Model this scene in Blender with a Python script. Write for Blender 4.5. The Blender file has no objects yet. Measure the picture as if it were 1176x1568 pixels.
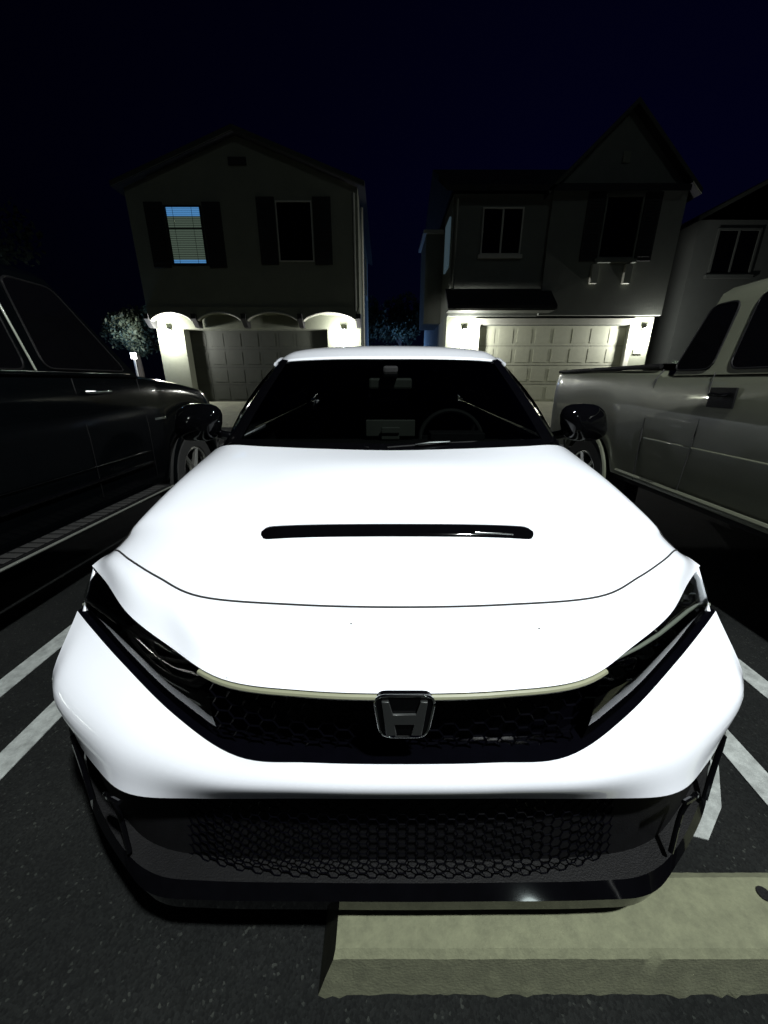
import bpy, math, random
from mathutils import Vector, Matrix
from mathutils.bvhtree import BVHTree
random.seed(7)
sc=bpy.context.scene
sc.view_settings.view_transform='Standard'
try: sc.view_settings.look='None'
except: pass
R=math.radians

# ---------------------------------------------------------------- materials
def mat(name,col,rough=.5,metal=0,coat=0,var=0,scale=8,bump=0,bscale=60,emit=None,estr=0,spec=.5,col2=None,bdist=.01):
    m=bpy.data.materials.new(name); m.use_nodes=True
    nt=m.node_tree; b=nt.nodes['Principled BSDF']
    b.inputs['Base Color'].default_value=(*col,1)
    b.inputs['Roughness'].default_value=rough
    b.inputs['Metallic'].default_value=metal
    b.inputs['Coat Weight'].default_value=coat
    b.inputs['Coat Roughness'].default_value=.02
    b.inputs['Specular IOR Level'].default_value=spec
    tc=nt.nodes.new('ShaderNodeTexCoord')
    if var>0 or col2:
        n=nt.nodes.new('ShaderNodeTexNoise'); n.inputs['Scale'].default_value=scale
        n.inputs['Detail'].default_value=8; n.inputs['Roughness'].default_value=.65
        nt.links.new(tc.outputs['Object'],n.inputs['Vector'])
        r=nt.nodes.new('ShaderNodeValToRGB')
        r.color_ramp.elements[0].position=.3; r.color_ramp.elements[1].position=.7
        c2=col2 if col2 else tuple(min(1,c*(1+var)) for c in col)
        r.color_ramp.elements[0].color=(*[c*(1-var) for c in col],1)
        r.color_ramp.elements[1].color=(*c2,1)
        nt.links.new(n.outputs['Fac'],r.inputs['Fac'])
        nt.links.new(r.outputs['Color'],b.inputs['Base Color'])
    if bump>0:
        n2=nt.nodes.new('ShaderNodeTexNoise'); n2.inputs['Scale'].default_value=bscale
        n2.inputs['Detail'].default_value=4
        nt.links.new(tc.outputs['Object'],n2.inputs['Vector'])
        bp=nt.nodes.new('ShaderNodeBump'); bp.inputs['Strength'].default_value=bump
        bp.inputs['Distance'].default_value=bdist
        nt.links.new(n2.outputs['Fac'],bp.inputs['Height'])
        nt.links.new(bp.outputs['Normal'],b.inputs['Normal'])
    if emit:
        b.inputs['Emission Color'].default_value=(*emit,1)
        b.inputs['Emission Strength'].default_value=estr
    return m
def glassmat(name,tint,refl_rough=.0):
    m=bpy.data.materials.new(name); m.use_nodes=True; nt=m.node_tree
    for n in list(nt.nodes): nt.nodes.remove(n)
    o=nt.nodes.new('ShaderNodeOutputMaterial'); mx=nt.nodes.new('ShaderNodeMixShader')
    t=nt.nodes.new('ShaderNodeBsdfTransparent'); t.inputs[0].default_value=(*tint,1)
    g=nt.nodes.new('ShaderNodeBsdfGlossy'); g.inputs['Roughness'].default_value=refl_rough
    f=nt.nodes.new('ShaderNodeFresnel'); f.inputs[0].default_value=1.45
    nt.links.new(f.outputs[0],mx.inputs[0]); nt.links.new(t.outputs[0],mx.inputs[1])
    nt.links.new(g.outputs[0],mx.inputs[2]); nt.links.new(mx.outputs[0],o.inputs[0])
    return m
def asphaltmat():
    m=bpy.data.materials.new('asphalt'); m.use_nodes=True; nt=m.node_tree; b=nt.nodes['Principled BSDF']
    b.inputs['Roughness'].default_value=.95; b.inputs['Specular IOR Level'].default_value=.1
    tc=nt.nodes.new('ShaderNodeTexCoord')
    v=nt.nodes.new('ShaderNodeTexVoronoi'); v.inputs['Scale'].default_value=190
    n=nt.nodes.new('ShaderNodeTexNoise'); n.inputs['Scale'].default_value=2.2; n.inputs['Detail'].default_value=10; n.inputs['Roughness'].default_value=.7
    nt.links.new(tc.outputs['Object'],v.inputs['Vector']); nt.links.new(tc.outputs['Object'],n.inputs['Vector'])
    r=nt.nodes.new('ShaderNodeValToRGB'); e=r.color_ramp.elements
    e[0].position=.3; e[0].color=(.0045,.0052,.0054,1); e[1].position=.72; e[1].color=(.0100,.0108,.0108,1)
    nt.links.new(n.outputs['Fac'],r.inputs[0])
    r2=nt.nodes.new('ShaderNodeValToRGB'); e=r2.color_ramp.elements
    e[0].position=.0; e[0].color=(.6,.6,.6,1); e[1].position=.97; e[1].color=(1.15,1.15,1.12,1)
    x=r2.color_ramp.elements.new(.993); x.color=(2.8,2.8,2.5,1)
    sp=nt.nodes.new('ShaderNodeSeparateColor'); nt.links.new(v.outputs['Color'],sp.inputs[0]); nt.links.new(sp.outputs[0],r2.inputs[0])
    mx=nt.nodes.new('ShaderNodeMix'); mx.data_type='RGBA'; mx.blend_type='MULTIPLY'; mx.inputs[0].default_value=1
    nt.links.new(r.outputs[0],mx.inputs[6]); nt.links.new(r2.outputs[0],mx.inputs[7]); nt.links.new(mx.outputs[2],b.inputs['Base Color'])
    bp=nt.nodes.new('ShaderNodeBump'); bp.inputs['Strength'].default_value=.45; bp.inputs['Distance'].default_value=.003
    nt.links.new(v.outputs['Distance'],bp.inputs['Height']); nt.links.new(bp.outputs['Normal'],b.inputs['Normal'])
    return m
M={}
M['white']=mat('white_car_paint',(.77,.79,.86),.3,coat=1,var=.01,scale=3)
M['gloss']=mat('gloss_black_trim',(.0012,.0012,.0016),.05,coat=.15,var=.2,scale=20,spec=.3)
M['mesh']=mat('grille_mesh_plastic',(.0008,.0008,.0016),.2,var=.2,scale=20,spec=.11)
M['matte']=mat('matte_black_plastic',(.0025,.0025,.003),.6,var=.3,scale=40,bump=.2,bscale=300,spec=.15)
M['seam']=mat('panel_gap',(.012,.012,.012),.8,var=.1)
M['chrome']=mat('chrome',(.6,.62,.6),.1,metal=1,var=.03)
M['chromed']=mat('dark_chrome',(.10,.11,.11),.15,metal=1,var=.05)
M['drl']=mat('light_guide',(.22,.24,.20),.3,coat=.4,var=.05)
M['strip']=mat('satin_grille_trim',(.20,.205,.14),.35,coat=.3,var=.05)
M['badge']=mat('badge_inlay',(.028,.03,.03),.35,metal=.3,var=.05)
M['glass']=glassmat('windshield_glass',(.25,.27,.26))
M['sglass']=glassmat('side_glass',(.5,.53,.5))
M['lens']=glassmat('headlamp_lens',(.75,.77,.77))
M['intr']=mat('interior_fabric',(.012,.012,.013),.8,var=.3,scale=30,spec=.2)
M['intg']=mat('interior_grey_plastic',(.085,.09,.08),.6,var=.1)
M['intw']=mat('wheel_leather',(.022,.022,.022),.7,var=.1,spec=.2)
M['rubber']=mat('tyre_rubber',(.008,.008,.008),.85,var=.2,scale=30,bump=.3)
M['alloy']=mat('alloy_wheel',(.6,.6,.56),.25,metal=.9,var=.05)
M['suvp']=mat('black_car_paint',(.0010,.0014,.0018),.12,coat=.06,var=.1,spec=.14)
M['truckp']=mat('beige_metallic_paint',(.098,.104,.076),.36,metal=.15,coat=.7,var=.06,scale=4)
M['dglass']=mat('dark_window_glass',(.0015,.0015,.002),.03,var=.1,spec=.2)
M['tail']=mat('tail_lamp_red',(.08,.006,.006),.2,coat=.5,var=.1)
M['asphalt']=asphaltmat()
M['paintline']=mat('worn_road_paint',(.22,.235,.23),.8,var=.4,scale=18,bump=.4,bscale=120)
M['stop']=mat('wheel_stop_concrete',(.102,.107,.066),.9,var=.22,scale=34,bump=.35,bscale=160,bdist=.004)
M['drive']=mat('concrete_driveway',(.16,.16,.11),.9,var=.2,scale=3,bump=.3)
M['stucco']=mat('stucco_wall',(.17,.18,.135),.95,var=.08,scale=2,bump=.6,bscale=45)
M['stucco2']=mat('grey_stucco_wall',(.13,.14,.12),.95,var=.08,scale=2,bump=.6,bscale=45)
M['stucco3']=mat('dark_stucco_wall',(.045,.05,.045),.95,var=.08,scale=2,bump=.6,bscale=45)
M['trim']=mat('cream_trim',(.42,.42,.36),.8,var=.06)
M['roof']=mat('roof_tiles',(.012,.012,.015),.9,var=.3,scale=6,bump=.8,bscale=14)
M['shut']=mat('dark_shutter',(.010,.010,.010),.8,var=.1)
M['gdark']=mat('dark_garage_door',(.026,.029,.021),.7,var=.08)
M['glight']=mat('light_garage_door',(.42,.43,.33),.6,var=.05)
M['slat']=mat('lit_blind',(.1,.12,.1),.8,emit=(.18,.25,.19),estr=.34,var=.05)
M['slatb']=mat('lit_blind_blue',(.1,.12,.12),.8,emit=(.08,.26,.55),estr=.8,var=.05)
M['sideb']=mat('side_window_lit',(.2,.22,.2),.8,emit=(.12,.2,.25),estr=.22,var=.05)
M['bulb']=mat('lamp_glass',(.9,.9,.85),.4,emit=(1,1,.93),estr=18,var=.01)
M['leaf']=mat('foliage',(.05,.065,.04),.7,var=.5,scale=3)
M['leafd']=mat('foliage_dark',(.03,.045,.03),.8,var=.5,scale=3)
M['bark']=mat('bark',(.06,.05,.04),.9,var=.3,bump=.6)
M['steel']=mat('galvanised_steel',(.3,.3,.3),.5,metal=.6,var=.1)

# ---------------------------------------------------------------- helpers
def empty(name):
    e=bpy.data.objects.new(name,None); sc.collection.objects.link(e); return e
class MB:
    def __init__(s): s.v=[]; s.f=[]; s.m=[]; s.mats=[]
    def mi(s,m):
        if m not in s.mats: s.mats.append(m)
        return s.mats.index(m)
    def add(s,v,f,m):
        o=len(s.v); i=s.mi(m)
        s.v+= [tuple(p) for p in v]
        for q in f: s.f.append([a+o for a in q]); s.m.append(i)
    def box(s,x0,x1,y0,y1,z0,z1,m,mx=None):
        v=[Vector((x,y,z)) for x in(x0,x1) for y in(y0,y1) for z in(z0,z1)]
        if mx: v=[mx@p for p in v]
        s.add(v,[(0,1,3,2),(4,6,7,5),(0,4,5,1),(2,3,7,6),(0,2,6,4),(1,5,7,3)],m)
    def tube(s,pts,r,m,n=8,rs=None):
        pts=[Vector(p) for p in pts]; v=[];f=[]
        for i,p in enumerate(pts):
            d=(pts[min(i+1,len(pts)-1)]-pts[max(i-1,0)]).normalized()
            a=d.cross(Vector((0,0,1)))
            if a.length<.1: a=d.cross(Vector((1,0,0)))
            a.normalize(); b=d.cross(a); rr=rs[i] if rs else r
            for k in range(n):
                t=2*math.pi*k/n; v.append(p+a*rr*math.cos(t)+b*rr*math.sin(t))
        for i in range(len(pts)-1):
            for k in range(n):
                f.append((i*n+k,i*n+(k+1)%n,(i+1)*n+(k+1)%n,(i+1)*n+k))
        f.append(tuple(range(n))[::-1]); f.append(tuple((len(pts)-1)*n+k for k in range(n)))
        s.add(v,f,m)
    def prism(s,poly,axis,a,b,m):
        def P(u,w,t): return {'x':(t,u,w),'y':(u,t,w),'z':(u,w,t)}[axis]
        n=len(poly); v=[P(u,w,a) for u,w in poly]+[P(u,w,b) for u,w in poly]
        f=[tuple(range(n)),tuple(range(n,2*n))[::-1]]+[(i,i+n,(i+1)%n+n,(i+1)%n) for i in range(n)]
        s.add(v,f,m)
    def build(s,name,parent,smooth=False,bevel=0,angle=40,solid=0,segs=2):
        me=bpy.data.meshes.new(name); me.from_pydata(s.v,[],s.f)
        for mm in s.mats: me.materials.append(M[mm])
        me.polygons.foreach_set('material_index',s.m); me.update()
        import bmesh
        bm=bmesh.new(); bm.from_mesh(me); bmesh.ops.recalc_face_normals(bm,faces=bm.faces); bm.to_mesh(me); bm.free()
        if smooth:
            me.polygons.foreach_set('use_smooth',[True]*len(me.polygons))
            try: me.set_sharp_from_angle(angle=R(angle))
            except: pass
        ob=bpy.data.objects.new(name,me); sc.collection.objects.link(ob)
        if parent: ob.parent=parent
        if bevel>0:
            md=ob.modifiers.new('b','BEVEL'); md.width=bevel; md.segments=segs; md.limit_method='ANGLE'
        if solid>0:
            md=ob.modifiers.new('s','SOLIDIFY'); md.thickness=solid; md.offset=-1
        return ob
def cr(p0,p1,p2,p3,t):
    return tuple(.5*((2*b)+(-a+c)*t+(2*a-5*b+4*c-d)*t*t+(-a+3*b-3*c+d)*t**3) for a,b,c,d in zip(p0,p1,p2,p3))
def smooth_pts(P,K,linear=False):
    out=[]
    n=len(P)
    for i in range(n-1):
        p0=P[i-1] if i>0 else tuple(2*a-b for a,b in zip(P[0],P[1]))
        p3=P[i+2] if i+2<n else tuple(2*a-b for a,b in zip(P[-1],P[-2]))
        for k in range(K):
            t=k/K
            out.append(tuple(a+(b-a)*t for a,b in zip(P[i],P[i+1])) if linear else cr(p0,P[i],P[i+1],p3,t))
    out.append(tuple(P[-1])); return out
def full(half): return [(-x,y,z) for x,y,z in half[:0:-1]]+list(half)
def loft(rows,K=6,Mr=4,linear=False,mirror=True):
    rr=[smooth_pts(full(r) if mirror else r,K) for r in rows]
    cols=list(zip(*rr)); out=[smooth_pts(list(c),Mr,linear) for c in cols]
    return [list(r) for r in zip(*out)]
def gridfaces(nr,nc): return [(i*nc+j,i*nc+j+1,(i+1)*nc+j+1,(i+1)*nc+j) for i in range(nr-1) for j in range(nc-1)]
def addgrid(mb,g,m): mb.add([p for r in g for p in r],gridfaces(len(g),len(g[0])),m)
def shift(row,dx=1,dy=0,dz=0): return [(x*dx,y+dy,z+dz) for x,y,z in row]
def roundpoly(poly,r,n=4):
    out=[]; N=len(poly)
    for i in range(N):
        p=Vector(poly[i]); a=Vector(poly[i-1])-p; b=Vector(poly[(i+1)%N])-p
        ra=min(r,a.length*.45); rb=min(r,b.length*.45)
        A=p+a.normalized()*ra; B=p+b.normalized()*rb
        for k in range(n+1):
            t=k/n; q=A*(1-t)**2+p*2*t*(1-t)+B*t*t; out.append((q.x,q.y))
    return out
def wheel(mb,cx,cy,r,side,w=.22,rim=.68):
    n=40; prof=[(-w/2,r*rim),(-w/2,r*.93),(-w/2*.8,r),(w/2*.8,r),(w/2,r*.93),(w/2,r*rim),(w/2-.02,r*rim*.97),(w/2-.06,r*rim*.9)]
    v=[];f=[]
    for k in range(n):
        t=2*math.pi*k/n
        for (a,rr) in prof: v.append((cx+side*a,cy+rr*math.cos(t),r+rr*math.sin(t)))
    L=len(prof)
    for k in range(n):
        for j in range(L-1): f.append((k*L+j,k*L+j+1,((k+1)%n)*L+j+1,((k+1)%n)*L+j))
    mb.add(v,f,'rubber')
    mb.tube([(cx-side*w*.3,cy,r),(cx-side*w*.25,cy,r)],r*rim,'matte',24)
    ring=[(cx+side*(w/2-.02),cy+r*rim*.94*math.cos(2*math.pi*k/32),r+r*rim*.94*math.sin(2*math.pi*k/32)) for k in range(33)]
    mb.tube(ring,.014,'alloy',6)
    for k in range(6):
        t=2*math.pi*k/6+.2
        mb.tube([(cx+side*(w/2-.04),cy,r),(cx+side*(w/2-.025),cy+r*rim*.93*math.cos(t),r+r*rim*.93*math.sin(t))],.02,'alloy',6,rs=[.035,.022])
    mb.tube([(cx+side*(w/2-.07),cy,r),(cx+side*(w/2-.01),cy,r)],.045,'alloy',14)

# ================================================================ WHITE CAR
CX=.035
car=empty('parked_car')
H0=[(0,1.57,.955),(.30,1.58,.96),(.56,1.61,.965),(.70,1.65,.965),(.78,1.69,.95),(.84,1.71,.915),(.87,1.72,.86)]
H1=[(0,1.30,.945),(.30,1.30,.94),(.50,1.31,.93),(.64,1.32,.925),(.74,1.33,.91),(.80,1.335,.88),(.845,1.34,.81)]
H2=[(0,1.06,.90),(.28,1.06,.896),(.48,1.07,.886),(.62,1.08,.872),(.73,1.09,.855),(.80,1.095,.825),(.85,1.10,.76)]
H3=[(0,.86,.850),(.26,.87,.847),(.46,.91,.838),(.62,.96,.828),(.73,1.00,.813),(.805,1.035,.79),(.862,1.06,.745)]
H4=[(0,.656,.79),(.22,.668,.788),(.438,.708,.782),(.58,.79,.785),(.71,.885,.784),(.80,.965,.773),(.868,1.02,.738)]
F5=[(0,.56,.766),(.19,.567,.765),(.38,.61,.760),(.525,.705,.765),(.665,.80,.769),(.785,.905,.764),(.875,.99,.735)]
F1=[(0,.4985,.722),(.17,.505,.722),(.33,.534,.720),(.474,.621,.722),(.62,.72,.730),(.76,.85,.735),(.88,.958,.728)]
F2=[(0,.492,.56),(.17,.495,.56),(.313,.506,.562),(.467,.58,.582),(.652,.703,.607),(.80,.81,.625),(.886,.877,.63)]
B1=[(0,.470,.52),(.18,.473,.52),(.36,.487,.517),(.54,.54,.522),(.70,.62,.527),(.82,.69,.527),(.876,.743,.52)]
B2=[(0,.491,.468),(.2,.493,.466),(.4,.50,.455),(.55,.517,.442),(.655,.57,.44),(.79,.672,.44),(.845,.775,.46)]
g=loft([H0,H1,H2,H3,H4,F5,F1],8,6)
mb=MB(); addgrid(mb,g,'white')
hood=mb.build('hood_and_nose',car,True,angle=60)
bvh=BVHTree.FromPolygons([Vector(v) for v in mb.v],mb.f)
def onhood(x,y):
    h=bvh.ray_cast(Vector((x,y,3)),Vector((0,0,-1)))
    return h[0].z if h[0] else .8
mb=MB()
sl=g[4*6]; n=len(sl); sl=sl[6:n-6]
mb.tube([(x,y-.0005,z+.0005) for x,y,z in sl],.0024,'seam',6)
for sgn in(-1,1):
    pts=[]
    for yy in [.995+.02*i for i in range(0,5)]:
        x=.815-.02*(yy-1.0)*2
        pts.append((sgn*x,yy,onhood(sgn*x,yy)+.0005))
    mb.tube(pts,.002,'seam',6)
for dx,dy in((-.10,.615),(.27,.61),(.16,1.02)):
    mb.tube([(dx,dy,onhood(dx,dy)),(dx,dy,onhood(dx,dy)+.0008)],.002,'seam',6)
mb.build('hood_shut_line',car,True)
mb=MB(); nx=80;ny=8
rows=[]
for j in range(ny+1):
    t=j/ny; row=[]
    for i in range(nx+1):
        u=i/nx*2-1; x=u*.360
        e=max(0,(abs(x)-.335)/.025); hw=.026*math.sqrt(max(.02,1-e*e))
        y=.898+ .006*(abs(u)**2)+ (t*2-1)*hw
        z=onhood(x,y)+.001+.006*math.sin(math.pi*t)*(1-e*e*.8)+ (.006*t)
        if j in(0,ny): z-=.008
        row.append((x,y,z))
    rows.append(row)
addgrid(mb,rows,'gloss')
mb.tube([(x,.886,onhood(x,.886)+.0075) for x in [.20+.01*i for i in range(11)]],.0025,'chrome',6)  # chrome sliver put in as the highlight on the slot's right part
mb.build('hood_scoop',car,True,angle=80)
g2=loft([F2,B1,B2],8,6)
mb=MB(); addgrid(mb,g2,'white'); mb.build('bumper',car,True,angle=60)
bk=[F1,shift(F1,.985,.05,-.004),[((a[0]+b[0])*.5*.985,(a[1]+b[1])/2+.05,(a[2]+b[2])/2) for a,b in zip(F1,F2)],shift(F2,.985,.05,.004),F2]
mb=MB(); addgrid(mb,loft(bk,8,2,True),'mesh'); mb.build('grille_recess',car,True,angle=30)
rowT=smooth_pts(full(F1),8); mid=len(rowT)//2
mb=MB(); mb.tube([(x,y-.001,z-.008) for x,y,z in rowT[mid-19:mid+20]],.0055,'strip',8); mb.build('grille_edge_strip',car,True)
def FP(idx,s,sgn=1,inn=0):
    a=smooth_pts(F1,10); b=smooth_pts(F2,10); k=int(round(idx*10)); p=a[k];q=b[k]
    return Vector((sgn*((p[0]*(1-s)+q[0]*s)-inn*.3),(p[1]*(1-s)+q[1]*s)+inn,(p[2]*(1-s)+q[2]*s)))
for sgn,nm in((-1,'headlamp_right'),(1,'headlamp_left')):
    mb=MB()
    rows=[]
    for j in range(9):
        s=j/8; row=[]
        for k in range(23,61):
            bul=.012*math.sin(math.pi*s)
            p=FP(k/10,.03+.94*s,sgn,.014-bul); row.append((p.x,p.y,p.z-.004*(1-s)))
        rows.append(row)
    addgrid(mb,rows,'lens')
    path=[(5.95,.93),(5.6,.80),(5.2,.70),(4.8,.60),(4.3,.47),(3.8,.36),(3.3,.26),(2.8,.16),(2.5,.1)]
    mb.tube([FP(a,b,sgn,.016) for a,b in path],.006,'drl',8,rs=[.006,.006,.0055,.005,.005,.0045,.004,.003,.002])
    path=[(5.9,.2),(5.4,.13),(4.8,.1),(4.2,.08),(3.5,.07)]
    mb.tube([FP(a,b,sgn,.025) for a,b in path],.003,'chromed',6)
    for idx,s in((5.3,.38),(4.7,.30),(4.1,.2),(4.2,.74),(3.6,.6),(3.0,.5),(5.0,.85)):
        p=FP(idx,s,sgn,.04)
        mb.tube([p+Vector((0,-.016,0)),p+Vector((0,.01,0))],.02,'chromed',12,rs=[.019,.013])
        mb.tube([p+Vector((0,-.018,.001)),p+Vector((0,-.012,0))],.013,'gloss',12)
    for k in range(10):
        p=FP(2.5+.33*k,.62,sgn,.035)
        mb.box(p.x-.012,p.x+.012,p.y-.004,p.y+.004,p.z-.002,p.z+.002,'chromed')
    rr=random.Random(5)
    for k in range(9):
        p=FP(rr.uniform(2.6,4.6),rr.uniform(.25,.8),sgn,.03); a=rr.uniform(-.6,.6); l=rr.uniform(.006,.014)
        mb.tube([p,p+Vector((l*math.cos(a),0,l*math.sin(a)))],.0025,'chrome',6)
    mb.build(nm,car,True,angle=50)
def honey(name,x0,x1,z0f,z1f,yf,r,th):
    v=[];f=[];idx={}
    dx=r*1.5; dz=r*math.sqrt(3)
    nxx=int((x1-x0)/dx)+1
    for i in range(nxx):
        cx=x0+i*dx
        zlo,zhi=z0f(cx),z1f(cx)
        cz=math.floor(zlo/dz)*dz+(dz/2 if i%2 else 0)
        while cz<zhi:
            if cz>zlo+r*.3 and cz<zhi-r*.3:
                q=[]
                for k in range(6):
                    t=math.pi/3*k; X=cx+r*math.cos(t); Z=cz+r*math.sin(t)
                    key=(round(X,3),round(Z,3))
                    if key not in idx: idx[key]=len(v); v.append((X,yf(X,Z),Z))
                    q.append(idx[key])
                f.append(q)
            cz+=dz
    me=bpy.data.meshes.new(name); me.from_pydata(v,[],f); me.materials.append(M['mesh'])
    ob=bpy.data.objects.new(name,me); sc.collection.objects.link(ob); ob.parent=car
    md=ob.modifiers.new('w','WIREFRAME'); md.thickness=th; md.use_replace=True
    return ob
honey('upper_grille_mesh',-.34,.34,lambda x:.56,lambda x:.72,lambda x,z:.522+.16*abs(x)**2.2,.019,.0045)
honey('lower_grille_mesh',-.585,.585,lambda x:.25,lambda x:.45,lambda x,z:.516-(.445-z)*.19+.10*(abs(x)/.57)**4,.0135,.0032)
La=shift(B2,1,.003,-.006)
Lb=[(0,.545,.445),(.2,.545,.443),(.4,.55,.433),(.565,.57,.425),(.66,.60,.41),(.785,.69,.41),(.835,.80,.43)]
Lc=[(0,.51,.245),(.2,.51,.245),(.4,.515,.245),(.54,.535,.245),(.64,.58,.26),(.77,.68,.28),(.83,.80,.31)]
Ld=[(0,.470,.244),(.2,.471,.244),(.40,.474,.244),(.52,.485,.244),(.62,.53,.255),(.745,.625,.275),(.835,.72,.30)]
Le=[(0,.449,.225),(.2,.450,.225),(.40,.452,.225),(.52,.462,.225),(.61,.51,.235),(.735,.60,.25),(.83,.70,.27)]
Lf=[(0,.452,.190),(.2,.453,.190),(.40,.455,.190),(.51,.465,.190),(.60,.515,.195),(.725,.61,.205),(.82,.72,.21)]
Lg=shift(Lf,.95,.2,-.01)
mb=MB(); lg=loft([La,Lb,Lc,Ld,Le,Lf,Lg],6,3,True)
addgrid(mb,lg[:10],'matte'); addgrid(mb,lg[9:16],'gloss'); addgrid(mb,lg[15:],'matte'); mb.build('lower_fascia_and_lip',car,True,angle=30)
mb=MB()
for s in(-1,1):
    pts=[(s*.785,.662,.425),(s*.78,.655,.39),(s*.76,.635,.335),(s*.73,.605,.29)]
    mb.tube(smooth_pts(pts,4),.006,'gloss',8)
    pts=[(s*.835,.72,.44),(s*.838,.715,.40),(s*.833,.70,.35),(s*.82,.69,.305)]
    mb.tube(smooth_pts(pts,4),.006,'intg',8)
    pts=[(s*.56,.50,.443),(s*.60,.52,.43),(s*.625,.54,.405),(s*.61,.54,.35),(s*.585,.51,.27)]
    mb.tube(smooth_pts(pts,4),.005,'gloss',8)
mb.build('air_curtain_blades',car,True)
mb=MB()
poly=roundpoly([(-.051,.728),(.051,.728),(.039,.639),(-.039,.639)],.02,5); mb.prism(poly,'y',.486,.50,'gloss')
poly=roundpoly([(-.053,.730),(.053,.730),(.041,.637),(-.041,.637)],.022,6); poly.append(poly[0])
mb.tube([(a,.486,b) for a,b in poly],.0026,'chrome',8)
H=[(-.039,.720),(-.027,.720),(-.020,.692),(.020,.692),(.027,.720),(.039,.720),(.031,.645),(.013,.645),(.017,.670),(-.017,.670),(-.013,.645),(-.031,.645)]
mb.prism(H,'y',.481,.4858,'badge')
mb.build('emblem',car,True,bevel=.0012,angle=30)
tc=[(.72,.83,.50),(.78,.845,.54),(.877,.872,.63),(.958,.875,.728),(1.02,.864,.738),(1.10,.85,.76),(1.34,.845,.81),(1.72,.87,.86),(2.2,.85,.94),(3.2,.86,.98),(4.2,.86,1.02),(4.7,.85,1.03),(5.0,.80,.98),(5.1,.76,.93)]
def interp(tab,y,c):
    if y<=tab[0][0]: return tab[0][c]
    for a,b in zip(tab,tab[1:]):
        if y<=b[0]:
            t=(y-a[0])/(b[0]-a[0]); return a[c]*(1-t)+b[c]*t
    return tab[-1][c]
def arch(y,ws,r,zb,zc):
    for w in ws:
        d=abs(y-w)
        if d<r: return max(zb,zc+math.sqrt(r*r-d*d))
    return zb
ws=[1.37,4.10]
ys=[.79+(5.1-.79)*i/180 for i in range(181)]
for s in(-1,1):
    rows=[]
    for y in ys:
        tx=interp(tc,y,1); tz=interp(tc,y,2); bz=min(arch(y,ws,.365,.20,.31),tz-.02); row=[]
        for k in range(11):
            t=k/10; z=tz+(bz-tz)*t
            q=(tz-z); bul=.9-(.0 if y<4.8 else (y-4.8)*.4)-max(0,1.15-y)*.12
            x=tx+(bul-tx)*min(1,q/.14)**.6-.05*max(0,(.45-z)/.25)
            row.append((s*x,y,z))
        rows.append(row)
    mb=MB(); addgrid(mb,rows,'white')
    mb.box(s*.86-.02,s*.86+.02,1.78,3.7,.17,.215,'matte')
    for yy in (1.86,2.95,3.95):
        mb.tube([(s*(.905),yy,.25),(s*.908,yy,.6),(s*.885,yy,.85),(s*.862,yy,.96)],.0025,'seam',5)
    for yy in (2.72,3.75):
        mb.tube([(s*.915,yy-.09,.80),(s*.93,yy-.06,.80),(s*.93,yy+.06,.80),(s*.915,yy+.09,.80)],.012,'white',8)
    mb.build('side_panel',car,True,angle=50,solid=.008)
    mb=MB()
    for w in ws: wheel(mb,s*.77,w,.325,s,.23)
    mb.build('wheels',car,True)
mb=MB()
mb.box(-.78,.78,.85,5.0,.17,.24,'matte'); mb.box(-.6,.6,.7,1.6,.24,.55,'matte')
mb.box(-.82,.82,1.62,1.70,.24,.86,'matte'); mb.box(-.60,.60,1.0,1.7,.5,.72,'matte')
mb.build('underbody',car)
R0=[(0,2.225,1.352),(.25,2.23,1.352),(.44,2.245,1.348),(.58,2.28,1.342),(.665,2.34,1.330)]
R1=[(0,2.50,1.435),(.25,2.50,1.432),(.44,2.51,1.425),(.60,2.53,1.408),(.69,2.57,1.368)]
R2=[(0,2.9,1.462),(.25,2.9,1.459),(.44,2.9,1.449),(.61,2.9,1.422),(.69,2.9,1.375)]
R3=[(0,3.5,1.44),(.25,3.5,1.436),(.42,3.5,1.424),(.58,3.5,1.395),(.66,3.5,1.352)]
R4=[(0,3.95,1.37),(.25,3.95,1.366),(.42,3.95,1.355),(.54,3.95,1.33),(.61,3.95,1.29)]
mb=MB(); addgrid(mb,loft([R0,R1,R2,R3,R4],5,5),'white'); mb.build('roof',car,True,angle=60,solid=.01)
mb=MB(); mb.prism([(3.75,1.40),(4.0,1.35),(4.0,1.41)],'x',-.012,.012,'gloss'); mb.build('antenna_fin',car)
T0=[(0,4.62,1.10),(.3,4.62,1.10),(.5,4.6,1.09),(.65,4.58,1.06),(.85,4.55,1.03)]
T1=[(0,5.05,1.05),(.3,5.05,1.05),(.5,5.03,1.04),(.65,5.0,1.02),(.82,4.93,.99)]
T2=[(0,5.12,.85),(.3,5.12,.85),(.5,5.1,.85),(.65,5.07,.85),(.84,4.98,.86)]
T3=[(0,5.12,.3),(.3,5.12,.3),(.5,5.1,.3),(.65,5.07,.3),(.82,4.98,.3)]
mb=MB(); addgrid(mb,loft([T0,T1,T2,T3],5,4),'white'); mb.box(-.8,-.4,5.06,5.12,.86,.94,'tail'); mb.box(.4,.8,5.06,5.12,.86,.94,'tail'); mb.build('tail',car,True,angle=60)
mb=MB(); addgrid(mb,loft([R4,T0],5,4),'sglass'); mb.build('rear_window',car,True)
W0=[(0,1.585,.948),(.28,1.595,.951),(.52,1.63,.955),(.66,1.68,.955),(.72,1.715,.953)]
W1=[(0,1.90,1.165),(.28,1.91,1.163),(.48,1.935,1.157),(.61,1.965,1.148),(.675,1.995,1.14)]
W2=[(0,2.225,1.350),(.25,2.23,1.350),(.44,2.245,1.346),(.54,2.265,1.342),(.60,2.285,1.337)]
mb=MB(); addgrid(mb,loft([W0,W1,W2],5,6),'glass'); mb.build('windshield',car,True)
mb=MB()
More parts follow.
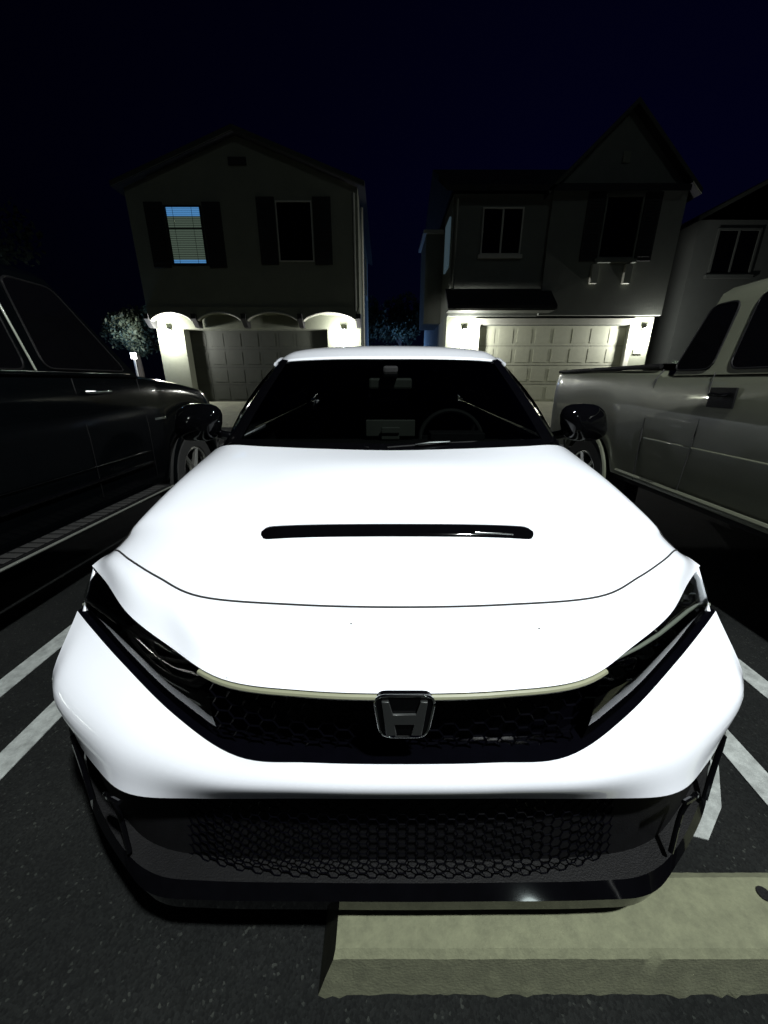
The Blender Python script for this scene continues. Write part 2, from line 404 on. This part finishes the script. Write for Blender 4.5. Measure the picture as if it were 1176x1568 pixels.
addgrid(mb,loft([shift(W0,1,0,.001),shift(W0,1,.033,.028)],5,2,True),'gloss')
addgrid(mb,loft([shift(H0[:5],1,.0,-.012),shift(W0,1,.0,-.01)],5,2,True),'matte')
for s in(-1,1):
    inn=[(.70,1.715,.955),(.655,1.99,1.143),(.58,2.275,1.343)]
    out=[(.79,1.735,.945),(.735,2.03,1.135),(.662,2.34,1.333)]
    a=smooth_pts(inn,6); b=smooth_pts(out,6)
    c=[(x+.015,y+.03,z-.03) for x,y,z in b]
    rows=[[(s*p[0],p[1],p[2]+.003) for p in L] for L in (a,[((p[0]+q[0])/2,(p[1]+q[1])/2,(p[2]+q[2])/2+.012) for p,q in zip(a,b)],b,c)]
    addgrid(mb,rows,'gloss')
mb.build('cowl_and_pillars',car,True,angle=50)
for s in(-1,1):
    mb=MB(); rail=[(.668,2.34,1.328),(.692,2.57,1.365),(.69,2.9,1.370),(.66,3.5,1.350),(.61,3.95,1.288),(.66,4.3,1.15)]
    belt=[(.80,1.80,.955),(.85,2.2,.965),(.86,2.9,.985),(.86,3.5,1.005),(.86,4.1,1.03),(.85,4.5,1.05)]
    a=smooth_pts(rail,5); b=smooth_pts(belt,5)
    rows=[[(s*(p[0]*(1-t)+q[0]*t+.03*math.sin(math.pi*t)),p[1]*(1-t)+q[1]*t,p[2]*(1-t)+q[2]*t) for p,q in zip(a,b)] for t in [i/6 for i in range(7)]]
    addgrid(mb,rows,'sglass')
    mb.tube([(s*p[0],p[1],p[2]-.003) for p in a],.015,'white',8)
    mb.tube([(s*(p[0]-.004),p[1],p[2]-.028) for p in a],.018,'matte',8)
    mb.tube([(s*p[0],p[1],p[2]) for p in b],.012,'matte',8)
    for k in (9,10,20,21):
        mb.tube([rows[i][k] for i in range(7)],.022,'matte',6)
    mb.build('side_windows',car,True)
for s in(-1,1):
    mb=MB(); rows=[]
    nu,nv=16,20
    for i in range(nu+1):
        ph=math.pi*i/nu; row=[]
        for j in range(nv+1):
            th=2*math.pi*j/nv
            ca,sa=math.cos(th),math.sin(th)
            sx=.13*math.sin(ph)*math.copysign(abs(ca)**.7,ca); sz=.092*math.sin(ph)*math.copysign(abs(sa)**.7,sa); sy=-.08*math.cos(ph)
            if sy>0: sy*=.45
            row.append((s*(.95+sx-.02*(sz/.08)),1.87+sy+.25*(sx),1.04+sz))
        rows.append(row)
    addgrid(mb,rows,'gloss')
    mb.tube([(s*.80,1.90,.965),(s*.84,1.895,.975),(s*.90,1.89,.99)],.022,'gloss',8)
    mb.build('door_mirror',car,True,angle=70)
mb=MB()
mb.tube([(.58,1.70,.980),(.3,1.635,.978),(.12,1.615,.970),(-.02,1.60,.962)],.005,'matte',6)
mb.tube([(.10,1.60,.974),(.16,1.603,.982),(.25,1.615,.984)],.0045,'chromed',6)
mb.tube([(-.55,1.68,.966),(-.3,1.63,.966),(-.1,1.605,.960)],.005,'matte',6)
mb.build('wipers',car,True)
mb=MB()
mb.box(-.78,.78,1.75,2.12,.80,.925,'intr'); mb.box(-.80,.80,2.1,4.4,.26,.34,'intr')
mb.box(-.135,.135,2.06,2.075,.945,1.035,'intg'); mb.box(-.05,.05,2.04,2.06,.93,.985,'intg'); mb.box(-.05,.05,2.028,2.04,.965,1.0,'intg')
mb.box(.22,.52,2.05,2.18,.90,.965,'intr')
for s in(-1,1):
    mb.box(s*.37-.25,s*.37+.25,2.72,2.86,.45,1.02,'intr'); mb.box(s*.37-.25,s*.37+.25,2.3,2.8,.42,.55,'intr')
    mb.box(s*.37-.13,s*.37+.13,2.80,2.9,1.05,1.2,'intr')
    mb.box(s*.4-.2,s*.4+.2,3.68,3.8,1.02,1.14,'intr')
    mb.box(s*.82-.02,s*.82+.02,1.8,4.3,.4,.94,'intr')
mb.box(-.66,.66,3.6,3.75,.5,1.0,'intr'); mb.box(-.66,.66,3.2,3.7,.4,.55,'intr'); mb.box(-.7,.7,3.8,4.5,.96,1.0,'intr')
mb.build('cabin_interior',car,bevel=.03,segs=3)
mb=MB()
ring=[(.37+.185*math.cos(2*math.pi*k/32),2.26+.06*math.sin(2*math.pi*k/32),.905+.16*math.sin(2*math.pi*k/32)) for k in range(33)]
mb.tube(ring,.014,'intw',8); mb.box(.31,.43,2.24,2.28,.87,.945,'intr'); mb.box(.2,.54,2.25,2.27,.90,.925,'intr')
mb.build('steering_wheel',car,True)
mb=MB(); mb.box(-.12,.12,2.16,2.19,1.19,1.25,'intg'); mb.box(-.04,.04,2.1,2.18,1.25,1.31,'intr'); mb.build('rear_view_mirror',car,bevel=.012)
car.location=(CX,0,0)

# ================================================================ neighbours
def body(par,name,tab,hw,ws,wr,zb,paint,cx,y0,y1):
    N=int((y1-y0)/.03); rows=[]
    for i in range(N+1):
        y=y0+(y1-y0)*i/N
        e=min(1,min(y-y0,y1-y)/.22); h=hw*(.93+.07*math.sqrt(max(0,1-(1-e)**2)))
        zt=interp(tab,y,1); bz=min(arch(y,ws,wr*1.16,zb,wr),zt-.03)
        sec=[]
        prof=[(0,.955),(.12,.975),(.3,.99),(.5,1.0),(.7,1.0),(.82,.995),(.92,.982),(.975,.965),(1,.93)]
        L=[(h*k,bz+(zt-bz)*t) for t,k in prof]+[(h*.6,zt+.015),(0,zt+.025)]
        for x,z in L: sec.append((cx+x,y,z))
        sec2=[(cx-(p[0]-cx),p[1],p[2]) for p in sec[::-1]][1:]
        rows.append(sec+sec2)
    mb=MB(); addgrid(mb,rows,paint)
    n=len(rows[0]); mb.add(rows[0],[tuple(range(n))],paint); mb.add(rows[-1],[tuple(range(n))],paint)
    for w in ws:
        for s in(-1,1):
            arc=[(cx+s*(hw+.004),w+wr*1.17*math.cos(t),wr+wr*1.17*math.sin(t)) for t in [math.pi*k/20 for k in range(21)]]
            mb.tube(arc,.016,paint,6)
            mb.box(cx+s*(hw-.32)-.01,cx+s*(hw-.32)+.01,w-wr*1.1,w+wr*1.1,.2,wr*2.1,'matte')
    mb.box(cx-hw*.9,cx+hw*.9,y0+.2,y1-.2,zb-.05,zb+.02,'matte')
    mb.build(name,par,True,angle=35)
    mb=MB()
    for w in ws:
        for s in(-1,1): wheel(mb,cx+s*(hw-.135),w,wr,s,.24,.66)
    mb.build('wheels',par,True)
def green(par,cx,paint,bot,top,hb,ht,zb,zt,panes):
    def X(z): return hb+(ht-hb)*((z-zb)/(zt-zb))
    mb=MB(); nz=6; rows=[]
    outline=lambda t:(bot[0]*(1-t)+top[0]*t,bot[1]*(1-t)+top[1]*t)
    for i in range(nz+1):
        t=i/nz; z=zb+(zt-zb)*t; a,b=outline(t); h=X(z)
        c=.12
        rows.append([(cx+x,y,z) for x,y in [(-h,a+c),(-h,(a+b)/2),(-h,b-c),(-h+c,b),(0,b+.03),(h-c,b),(h,b-c),(h,(a+b)/2),(h,a+c),(h-c,a),(0,a-.04),(-h+c,a),(-h,a+c)]])
    a,b=outline(1); h=X(zt)
    for ins,up in((.05,.03),(.16,.055),(.45,.07)):
        rows.append([(cx+(p[0]-cx)*(1-ins),(a+b)/2+(p[1]-(a+b)/2)*(1-ins*.6),zt+up) for p in rows[nz]])
    addgrid(mb,rows,paint); n=len(rows[-1])-1; mb.add(rows[-1][:-1],[tuple(range(n))],paint)
    mb.build('cab',par,True,angle=35)
    mb=MB()
    for poly in panes:
        rp=roundpoly(poly,.06,4)
        for s in(-1,1):
            v=[(cx+s*(X(z)+.006),y,z) for y,z in rp]
            mb.add(v,[tuple(range(len(v)))],'dglass')
            c=rp+[rp[0]]
            mb.tube([(cx+s*(X(z)+.004),y,z) for y,z in c],.006,'matte',6)
    for e,k in((0,-1),(1,1)):
        t0,t1=.1,.9; v=[]
        for t,fx in((t0,1),(t0,-1),(t1,-1),(t1,1)):
            z=zb+(zt-zb)*t; y=outline(t)[e]; v.append((cx+fx*(X(z)-.16),y+k*.05,z))
        mb.add(v,[(0,1,2,3)],'dglass')
    mb.build('windows',par,True,angle=30)
    return X

tr=empty('pickup_truck'); tcx=2.84; hw=.93
tab=[(-.95,.98),(-.75,1.08),(.5,1.18),(.75,1.27),(1.2,1.275),(2.74,1.28),(2.78,1.30),(4.45,1.325)]
body(tr,'body',tab,hw,[.25,3.55],.37,.50,'truckp',tcx,-.95,4.45)
X=green(tr,tcx,'truckp',(.55,2.76),(1.15,2.72),.90,.745,1.27,1.74,
  [[(2.66,1.30),(2.36,1.30),(2.42,1.68),(2.62,1.68)],[(2.24,1.30),(.95,1.30),(1.32,1.69),(2.31,1.69)]])
mb=MB()
for s in(-1,1):
    x=tcx+s*(hw+.002)
    mb.tube([(x-s*.012,2.78,.52),(x,2.78,.9),(x-s*.02,2.78,1.25),(x-s*.06,2.78,1.31)],.006,'seam',5)
    mb.tube([(x-s*.004,2.33,.56),(x+s*.001,2.30,.9),(x-s*.015,2.30,1.22),(x-s*.03,2.31,1.28)],.004,'seam',5)
    mb.tube([(x-s*.004,1.0,.56),(x+s*.001,1.0,.9),(x-s*.015,1.0,1.2)],.004,'seam',5)
    mb.box(x-.006,x+.006,2.10,2.27,1.09,1.20,'matte')
    mb.tube([(x+s*.006,2.13,1.165),(x+s*.028,2.15,1.16),(x+s*.028,2.24,1.16),(x+s*.006,2.26,1.165)],.010,'gloss',8)
    mb.tube([(tcx+s*hw*.935,y,1.333) for y in (2.82,3.5,4.0,4.42)],.018,'matte',6)
    mb.tube([(x-s*.006,y,.84) for y in (1.0,2.0,2.75)],.008,'truckp',6)
    mb.tube([(x-s*.008,y,.545) for y in (.8,2.0,3.0)],.016,'truckp',6)
    mb.box(tcx+s*.80-.06,tcx+s*.80+.06,4.42,4.465,.82,1.15,'tail')
    mb.tube([(x-s*.05,1.25,1.28),(x+s*.1,1.22,1.29)],.02,'matte',6)
    mb.box(x+s*.06,x+s*.24,1.15,1.26,1.22,1.42,'matte')
mb.box(tcx-.78,tcx+.78,2.9,4.35,1.352,1.358,'matte')
mb.box(tcx-.9,tcx+.9,4.47,4.58,.5,.68,'chrome'); mb.box(tcx-.9,tcx+.9,-1.05,-.93,.45,.68,'chrome')
mb.box(tcx-.55,tcx+.55,-.985,-.95,.75,.95,'gloss')
mb.build('trim',tr,True,bevel=.008,angle=35)

sv=empty('parked_suv'); scx=-2.80; hw=.94
tab=[(-.7,1.1),(-.6,1.22),(.5,1.27),(2.9,1.275),(3.1,1.27),(3.6,1.22),(4.0,1.16),(4.15,1.10),(4.25,.98)]
body(sv,'body',tab,hw,[.45,3.66],.38,.42,'suvp',scx,-.7,4.25)
green(sv,scx,'suvp',(-.6,3.15),(-.2,2.65),.91,.78,1.26,1.80,
  [[(2.10,1.29),(1.35,1.29),(1.35,1.76),(2.10,1.76)],[(2.9,1.30),(2.22,1.30),(2.22,1.76),(2.54,1.76)],[(1.25,1.29),(.3,1.29),(.3,1.76),(1.25,1.76)]])
mb=MB()
for s in(-1,1):
    x=scx+s*(hw+.002)
    mb.tube([(scx+s*(.91+.018),2.13,1.285),(scx+s*(.80),2.13,1.74)],.006,'drl',6)
    mb.tube([(scx+s*(.925),y,1.283) for y in (.3,1.3,2.3,2.9)],.006,'chromed',6)
    for yy,zz in((2.52,1.17),(1.5,1.17)):
        mb.tube([(x,yy-.10,zz),(x+s*.035,yy-.07,zz),(x+s*.035,yy+.07,zz),(x,yy+.10,zz)],.013,'chrome',8)
    mb.tube([(x-s*.01,3.14,1.165),(x-s*.01,3.3,1.16)],.006,'chrome',6)
    mb.box(x-.003,x+.003,3.08,3.24,.935,.955,'chrome')
    for yy in(2.36,1.3,2.98):
        mb.tube([(x-s*.01,yy,.5),(x,yy,.9),(x-s*.02,yy,1.25)],.0035,'matte',5)
    mb.tube([(x-s*.004,y,.62) for y in(.95,2.0,2.95)],.012,'gloss',6)
    mb.tube([(x-s*.004,y,.71) for y in(.95,2.0,2.95)],.005,'chromed',6)
    mb.box(x-s*.02,x+s*.10,.95,2.98,.40,.43,'matte')
    k=1.0
    while k<2.9: mb.box(x+s*.0,x+s*.09,k,k+.045,.431,.436,'intw'); k+=.06
    mb.tube([(x+s*.105,.95,.415),(x+s*.105,2.98,.415)],.008,'intg',6)
    mb.box(scx+s*.7-.15,scx+s*.7+.15,4.16,4.24,.85,1.0,'chromed')
mb.build('trim',sv,True,bevel=.004,angle=35)

# ================================================================ ground
def gz(y): return 0 if y<6.5 else (.56*(y-6.5)/6.0 if y<12.5 else .56)
mb=MB(); yy=[-400,-10,0,3,6.5,12.5,30,600]; xx=[-400,-20,-5,0,5,20,400]
addgrid(mb,[[(x,y,gz(y)) for x in xx] for y in yy],'asphalt'); mb.build('ground',None)
pl=empty('parking_lines'); mb=MB()
def stripe(x,y0,y1,w=.09,dx=0): mb.prism([(x-w/2,y0),(x+w/2,y0),(x+w/2+dx,y1),(x-w/2+dx,y1)],'z',.001,.004,'paintline')
for x in(-1.63,-1.30,1.62): stripe(x,.4,5.2)
stripe(1.20,.4,5.2,.09,.3)
mb.prism([(1.13,.96),(1.16,.93),(1.03,.765),(.92,.68),(.885,.69),(.91,.73),(1.0,.82)],'z',.001,.005,'paintline')
mb.build('stripes',pl)
dw=empty('driveway'); mb=MB()
for a,b in((-7.2,-1.3),(2.6,8.4)):
    addgrid(mb,[[(x,y,gz(y)+.006) for x in(a,b)] for y in(9.2,12.5,13.9)],'drive')
addgrid(mb,[[(x,y,gz(y)+.012) for x in(-40,40)] for y in(8.8,9.15)],'drive')
mb.build('slabs',dw)
mb=MB(); prof=[(.402,0),(.404,.02),(.406,.06),(.409,.118),(.420,.13),(.535,.13),(.55,.118),(.565,0)]
nseg=120; rows=[]; NP=len(prof)
for i in range(nseg+1):
    x=-.14+1.83*i/nseg
    row=[]; ch=random.uniform(0,.007)*(1 if random.random()<.35 else .25)
    for pi,(y,z) in enumerate(prof):
        xx=x+(.04*(z/.13) if i<5 else (-.04*(z/.13) if i>nseg-5 else 0))
        dz=random.uniform(-.0004,.0004) if z>0 else 0
        dy=random.uniform(-.0005,.0005)
        if pi<2: dy-=ch
        if pi in(3,4): dz-=random.uniform(0,.003)*(random.random()<.15)
        row.append((xx,y+dy,max(0,z+dz)))
    rows.append(row)
addgrid(mb,rows,'stop'); mb.add(rows[0],[tuple(range(NP))],'stop'); mb.add(rows[-1],[tuple(range(NP))],'stop')
mb.tube([(.865,.505,.1312),(.865,.505,.1325)],.014,'matte',14)
mb.build('wheel_stop',None,True,angle=35)

# ================================================================ houses
def lamp(h,x,y,z,pw,col=(1,1,.9)):
    mb=MB(); mb.box(x-.05,x+.05,y-.03,y,z-.08,z+.1,'matte'); mb.box(x-.07,x+.07,y-.17,y-.03,z+.1,z+.13,'matte'); mb.box(x-.05,x+.05,y-.15,y-.05,z-.06,z+.099,'bulb')
    mb.build('wall_lantern',h)
    L=bpy.data.lights.new('lantern_light','POINT'); L.energy=pw; L.color=col; L.shadow_soft_size=.06
    o=bpy.data.objects.new('lantern_light',L); sc.collection.objects.link(o); o.location=(x,y-.33,z-.06); o.parent=h
def window(mb,x0,x1,z0,z1,y,trim='trim',mull=0,shut=0,lit=False,fw=.06,sill=True):
    mb.box(x0-fw,x0,y-.05,y+.05,z0-fw,z1+fw,trim); mb.box(x1,x1+fw,y-.05,y+.05,z0-fw,z1+fw,trim)
    mb.box(x0,x1,y-.048,y+.05,z1,z1+fw,trim); mb.box(x0,x1,y-.048,y+.05,z0-fw,z0,trim)
    if sill: mb.box(x0-fw*2.5,x1+fw*2.5,y-.1,y,z0-fw-.1,z0-fw-.002,trim)
    mb.box(x0,x1,y-.012,y-.004,z0,z1,'dglass')
    if mull: mb.box((x0+x1)/2-.025,(x0+x1)/2+.025,y-.04,y-.012,z0,z1,trim)
    if shut:
        for a,b in((x0-fw-shut-.03,x0-fw-.03),(x1+fw+.03,x1+fw+shut+.03)):
            mb.box(a,b,y-.05,y,z0-.1,z1+.12,'shut')
            k=z0
            while k<z1: mb.box(a+.06,b-.06,y-.065,y-.05,k,k+.04,'shut'); k+=.08
    if lit:
        k=z0+.02
        while k<z1-.03:
            fr=(k-z0)/(z1-z0)
            m='slatb' if (fr>.84 or fr<.07) else 'slat'
            mb.box(x0+.03,x1-.03,y-.022,y-.013,k,k+(.028 if m=='slat' else .036),m); k+=.045
        mb.box((x0+x1)/2-.3,(x0+x1)/2-.29,y-.027,y-.023,z0,z1,'shut')
        mb.box((x0+x1)/2+.25,(x0+x1)/2+.26,y-.027,y-.023,z0,z1,'shut')
        mb.box(x0,x1,y-.03,y-.023,z0+.62*(z1-z0),z0+.62*(z1-z0)+.03,'shut')
def garage(mb,x0,x1,z0,z1,y,m,nc=8,nr=4):
    mb.box(x0,x1,y,y+.05,z0,z1,m)
    w=(x1-x0)/nc; h=(z1-z0)/nr
    for i in range(nc):
        for j in range(nr):
            mb.box(x0+i*w+.07,x0+(i+1)*w-.07,y-.010,y-.001,z0+j*h+.09,z0+(j+1)*h-.09,m)
    for j in range(1,nr): mb.box(x0,x1,y-.004,y-.0005,z0+j*h-.005,z0+j*h+.005,'shut')
def gable_roof(mb,x0,x1,y0,y1,ze,za,ov=.3,th=.14,xa=None):
    xm=xa if xa else (x0+x1)/2
    for xs in(x0,x1):
        d=(za-ze)/abs(xm-xs); sg=-1 if xs<xm else 1
        xe=xs+sg*ov; zz=ze-d*ov
        mb.prism([(xe,zz),(xm,za),(xm,za+th),(xe,zz+th)],'y',y0-ov,y1+ov,'roof')
        mb.prism([(xe,zz+.01),(xm,za+.01),(xm,za+th-.01),(xe,zz+th-.01)],'y',y0-ov-.03,y0-ov-.002,'gdark')
G=.56
h1=empty('two_story_house')
x0,x1,y0,y1=-7.42,-.76,13.0,20.0; ze,za=6.45,7.6
mb=MB()
mb.prism([(x0,3.25),(x1,3.25),(x1,ze),((x0+x1)/2,za),(x0,ze)],'y',y0,y1,'stucco')
mb.box(x0,x1,y0+.9,y1,G-.2,3.25,'stucco')
mb.box(x0,-6.55,y0+.35,y0+.9,G-.2,3.25,'stucco'); mb.box(-1.85,x1,y0+.35,y0+.9,G-.2,3.25,'stucco')
mb.box(-6.55,-1.85,y0+.35,y0+.9,2.85,3.25,'stucco')
mb.build('walls',h1)
mb=MB(); gable_roof(mb,x0,x1,y0,y1,ze,za,.22); mb.build('roof',h1)
mb=MB()
cor=[-7.40,-5.93,-4.38,-2.62,-.80]; poly=[(x0,3.42)]
for a,b in zip(cor,cor[1:]):
    for k in range(13):
        t=k/12; poly.append((a+.1+(b-a-.2)*t,3.03+.22*math.sin(math.pi*t)**.7))
poly.append((x1,3.42))
mb.prism(poly,'y',y0-.06,y0+.10,'stucco')
for a,b in zip(cor,cor[1:]):
    mb.tube([(a+.1+(b-a-.2)*k/14,y0-.07,3.05+.22*math.sin(math.pi*k/14)**.7) for k in range(15)],.03,'trim',6)
for c in cor: mb.prism([(y0-.16,3.22),(y0-.16,3.08),(y0+.05,2.86),(y0+.3,2.86),(y0+.3,3.22)],'x',max(c,x0)-.07,c+.07,'shut')
window(mb,-6.33,-5.32,4.58,5.98,y0,trim='shut',shut=.52,lit=True,fw=.04,sill=False)
window(mb,-3.10,-2.12,4.66,6.10,y0,trim='trim',shut=.52,fw=.03,sill=False)
mb.box(-4.35,-3.85,y0-.05,y0-.003,6.95,7.12,'shut')
garage(mb,-6.55,-1.85,G,2.85,y0+.75,'gdark')
mb.tube([(x1-.12,y0-.05,6.3),(x1-.12,y0-.05,3.3)],.04,'stucco2',8)
mb.tube([(x1+.07,y0+.9,6.3),(x1+.07,y0+.9,G)],.04,'trim',8)
for yy in(14.6,17.5): mb.box(x1-.01,x1+.05,yy,yy+.9,4.6,5.9,'trim')
mb.build('facade_details',h1)
lamp(h1,-6.98,y0+.35,2.72,270,(1,1,.96)); lamp(h1,-1.30,y0+.35,2.72,180,(1,1,.96))

h2=empty('two_story_house')
x0,x1=2.02,8.70; y1=20.5
mb=MB()
mb.box(x0,x1,y0+.9,y1,G-.2,3.2,'stucco2'); mb.box(x0,x1,y0+.12,y1,3.2,6.35,'stucco2')
mb.prism([(4.85,3.2),(x1,3.2),(x1,6.4),(6.72,8.15),(4.85,6.4)],'y',y0,y1-1,'stucco2')
mb.box(x0,3.10,y0+.3,y0+.9,G-.2,3.2,'stucco'); mb.box(7.95,x1,y0+.3,y0+.9,G-.2,3.2,'stucco')
mb.box(3.10,7.95,y0+.3,y0+.9,2.95,3.2,'stucco2')
mb.build('walls',h2)
mb=MB()
gable_roof(mb,4.85,x1,y0,y1-1.5,6.4,8.15,.22,xa=6.72)
mb.prism([(y0-.25,6.28),(16.8,8.35),(y1+.3,6.28),(y1+.3,6.42),(16.8,8.5),(y0-.25,6.42)],'x',x0-.25,x1-.1,'roof')
mb.prism([(y0-.62,3.38),(y0+.10,3.95),(y0+.10,3.85),(y0-.62,3.28)],'x',x0-.12,5.15,'roof')
mb.box(x0-.10,5.1,y0-.6,y0-.1,3.24,3.28,'gdark')
mb.build('roof',h2)
mb=MB()
window(mb,2.93,4.05,4.88,5.98,y0+.12,mull=1,fw=.04); window(mb,6.42,7.42,4.75,6.22,y0,trim='stucco2',shut=.48,fw=.05)
for a in(6.25,7.25): mb.box(a,a+.2,y0-.12,y0-.002,4.05,4.55,'trim')
mb.box(2.95,8.1,y0+.2,y0+.299,2.98,3.14,'trim'); mb.box(2.95,3.10,y0+.24,y0+.299,G,2.98,'trim'); mb.box(7.95,8.10,y0+.24,y0+.299,G,2.98,'trim')
garage(mb,3.10,7.95,G,2.95,y0+.42,'glight')
mb.box(6.65,6.85,y0-.04,y0-.002,7.0,7.25,'stucco')
mb.box(8.22,8.5,y0+.27,y0+.299,2.1,2.25,'stucco')
mb.tube([(x0+.1,y0+.05,6.2),(x0+.1,y0+.05,3.9)],.04,'stucco2',8)
mb.box(x0-.6,x0,14.8,16.6,3.2,5.9,'stucco2'); mb.box(x0-.7,x0,14.7,16.7,5.9,6.0,'trim')
for yy in(13.4,17.5): mb.box(x0-.05,x0+.01,yy,yy+.8,4.6,5.9,'sideb')
mb.build('facade_details',h2)
lamp(h2,2.60,y0+.3,2.72,230,(1,1,.96)); lamp(h2,8.42,y0+.3,2.75,280,(1,1,.96))
h3=empty('two_story_house'); mb=MB()
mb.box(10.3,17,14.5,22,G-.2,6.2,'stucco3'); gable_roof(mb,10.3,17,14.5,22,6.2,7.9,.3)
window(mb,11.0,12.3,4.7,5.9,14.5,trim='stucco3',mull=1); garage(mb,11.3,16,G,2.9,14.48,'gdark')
mb.build('walls_and_roof',h3)

# ================================================================ vegetation
def tree(name,x,y,z0,hh,rad,nl,leaf,lsz=.10,trunk=True,cl=14,sq=.8):
    t=empty(name); mb=MB(); rnd=random.Random(int(x*37+y*11))
    cz=z0+hh-rad*sq
    cs=[]
    for i in range(cl):
        d=Vector((rnd.gauss(0,1),rnd.gauss(0,1),rnd.gauss(0,1))).normalized()*rad*rnd.uniform(.25,.8)
        cs.append((Vector((x+d.x,y+d.y,cz+d.z*sq)),rad*rnd.uniform(.25,.45)))
    if trunk:
        mb.tube([(x,y,z0-.2),(x+.05,y,z0+(cz-z0)*.5),(x,y+.05,cz)],.1,'bark',8,rs=[.14,.10,.05])
        for c,r in cs[:8]: mb.tube([(x,y,z0+(cz-z0)*.7),tuple((Vector((x,y,cz))+c)/2),tuple(c)],.03,'bark',5,rs=[.05,.03,.012])
        mb.build('trunk',t,True)
    mb=MB()
    for i in range(nl):
        c,r=rnd.choice(cs); d=Vector((rnd.gauss(0,1),rnd.gauss(0,1),rnd.gauss(0,1))).normalized()*r*rnd.uniform(.4,1)**.5*rnd.uniform(.8,1.15)
        p=c+d; a=Vector((rnd.gauss(0,1),rnd.gauss(0,1),rnd.gauss(0,1))).normalized(); b=a.orthogonal().normalized()
        s=lsz*rnd.uniform(.5,1.2)
        mb.add([p-a*s,p+b*s*.5,p+a*s,p-b*s*.5],[(0,1,2,3)],leaf if rnd.random()<.6 else 'leafd')
    mb.build('crown',t)
tree('tree',-8.9,14.4,.5,3.4,1.2,4500,'leaf',.08)
tree('tree',-13.5,11,.4,7.0,2.6,5000,'leafd',.13)
tree('tree',-16,16,.5,8.0,3.2,5000,'leafd',.13)
tree('tree',.9,23,.5,5.2,1.7,4500,'leaf',.12)
tree('tree',-1.2,27,.5,6.2,2.0,3500,'leafd',.12)
tree('shrub',-.62,12.2,.5,1.95,.48,2600,'leafd',.05,False,12,1.3)
tree('shrub',1.85,12.2,.5,1.95,.58,3000,'leafd',.05,False,12,1.2)
tree('shrub',9.6,13.0,.5,1.6,.6,2500,'leafd',.05,False,12,1.1)

# ================================================================ lamps
def street(x,y,hx,hy,z,pw,size,blend,col):
    s=empty('street_lamp'); mb=MB()
    mb.tube([(x,y,0),(x,y,.5),(x,y,z-.3)],.08,'steel',12,rs=[.1,.085,.06]); mb.tube([(x,y,z-.3),(x+(hx-x)*.3,y+(hy-y)*.3,z+.05),(hx,hy,z+.12)],.04,'steel',8)
    mb.tube([(x,y,0),(x,y,.06)],.2,'steel',16)
    mb.box(hx-.18,hx+.18,hy-.3,hy+.3,z+.04,z+.16,'steel'); mb.box(hx-.14,hx+.14,hy-.22,hy+.22,z+.02,z+.038,'bulb')
    mb.build('pole_and_head',s,True,angle=30)
    L=bpy.data.lights.new('lamp_light','SPOT'); L.energy=pw; L.spot_size=R(size); L.spot_blend=blend; L.shadow_soft_size=.13; L.color=col
    o=bpy.data.objects.new('lamp_light',L); sc.collection.objects.link(o); o.location=(hx,hy,z-.03); o.parent=s
street(3.6,-4.5,1.7,-1.15,6.0,3000,148,.6,(.955,1,.975))
S=bpy.data.lights.new('house_fill','SUN'); S.energy=.05; S.angle=R(3); S.color=(.85,1,.98)  # added weak fill that lifts the dim house fronts; stands for no moon
o=bpy.data.objects.new('house_fill_light',S); sc.collection.objects.link(o); o.rotation_euler=(R(62),0,R(18)); o.location=(5,-20,20)

def yard_or_fill_lamp(x,y,z,pw,col):
    yl=empty('yard_lamp_or_gap_fill'); mb=MB(); mb.tube([(x,y,.4),(x,y,z-.1)],.035,'steel',8); mb.tube([(x,y,z-.1),(x,y,z+.08)],.08,'bulb',10); mb.build('post',yl,True)
    L=bpy.data.lights.new('yard_light_or_gap_fill','POINT'); L.energy=pw; L.color=col; L.shadow_soft_size=.1
    o=bpy.data.objects.new('yard_light_or_gap_fill',L); sc.collection.objects.link(o); o.location=(x,y-.25,z+.2); o.parent=yl
yard_or_fill_lamp(.75,21.2,2.4,160,(.2,.42,1)); yard_or_fill_lamp(-8.25,13.2,2.05,40,(.35,.6,1))  # first lamp is added to light the gap between houses blue

# ================================================================ sky
w=bpy.data.worlds.new('World'); sc.world=w; w.use_nodes=True; nt=w.node_tree
bg=nt.nodes['Background']; tcn=nt.nodes.new('ShaderNodeTexCoord'); sp=nt.nodes.new('ShaderNodeSeparateXYZ')
nt.links.new(tcn.outputs['Generated'],sp.inputs[0])
rp=nt.nodes.new('ShaderNodeValToRGB'); e=rp.color_ramp.elements
e[0].position=0; e[0].color=(.0008,.0012,.0045,1); e[1].position=1; e[1].color=(.0004,.0004,.0030,1)
el=rp.color_ramp.elements.new(.35); el.color=(.0005,.0005,.0066,1)
nt.links.new(sp.outputs['Z'],rp.inputs[0])
mr=nt.nodes.new('ShaderNodeMapRange'); mr.inputs[1].default_value=-.8; mr.inputs[2].default_value=.3; mr.inputs[3].default_value=.2; mr.inputs[4].default_value=1
nt.links.new(sp.outputs['X'],mr.inputs[0]); nt.links.new(rp.outputs[0],bg.inputs[0]); nt.links.new(mr.outputs[0],bg.inputs[1])

cam=bpy.data.cameras.new('camera'); co=bpy.data.objects.new('camera',cam); sc.collection.objects.link(co)
cam.sensor_width=36; cam.sensor_fit='AUTO'; cam.lens=13.0; cam.clip_start=.02; cam.clip_end=2000
co.location=(0,0,1.23); co.rotation_euler=(R(90-19.4),0,0); sc.camera=co
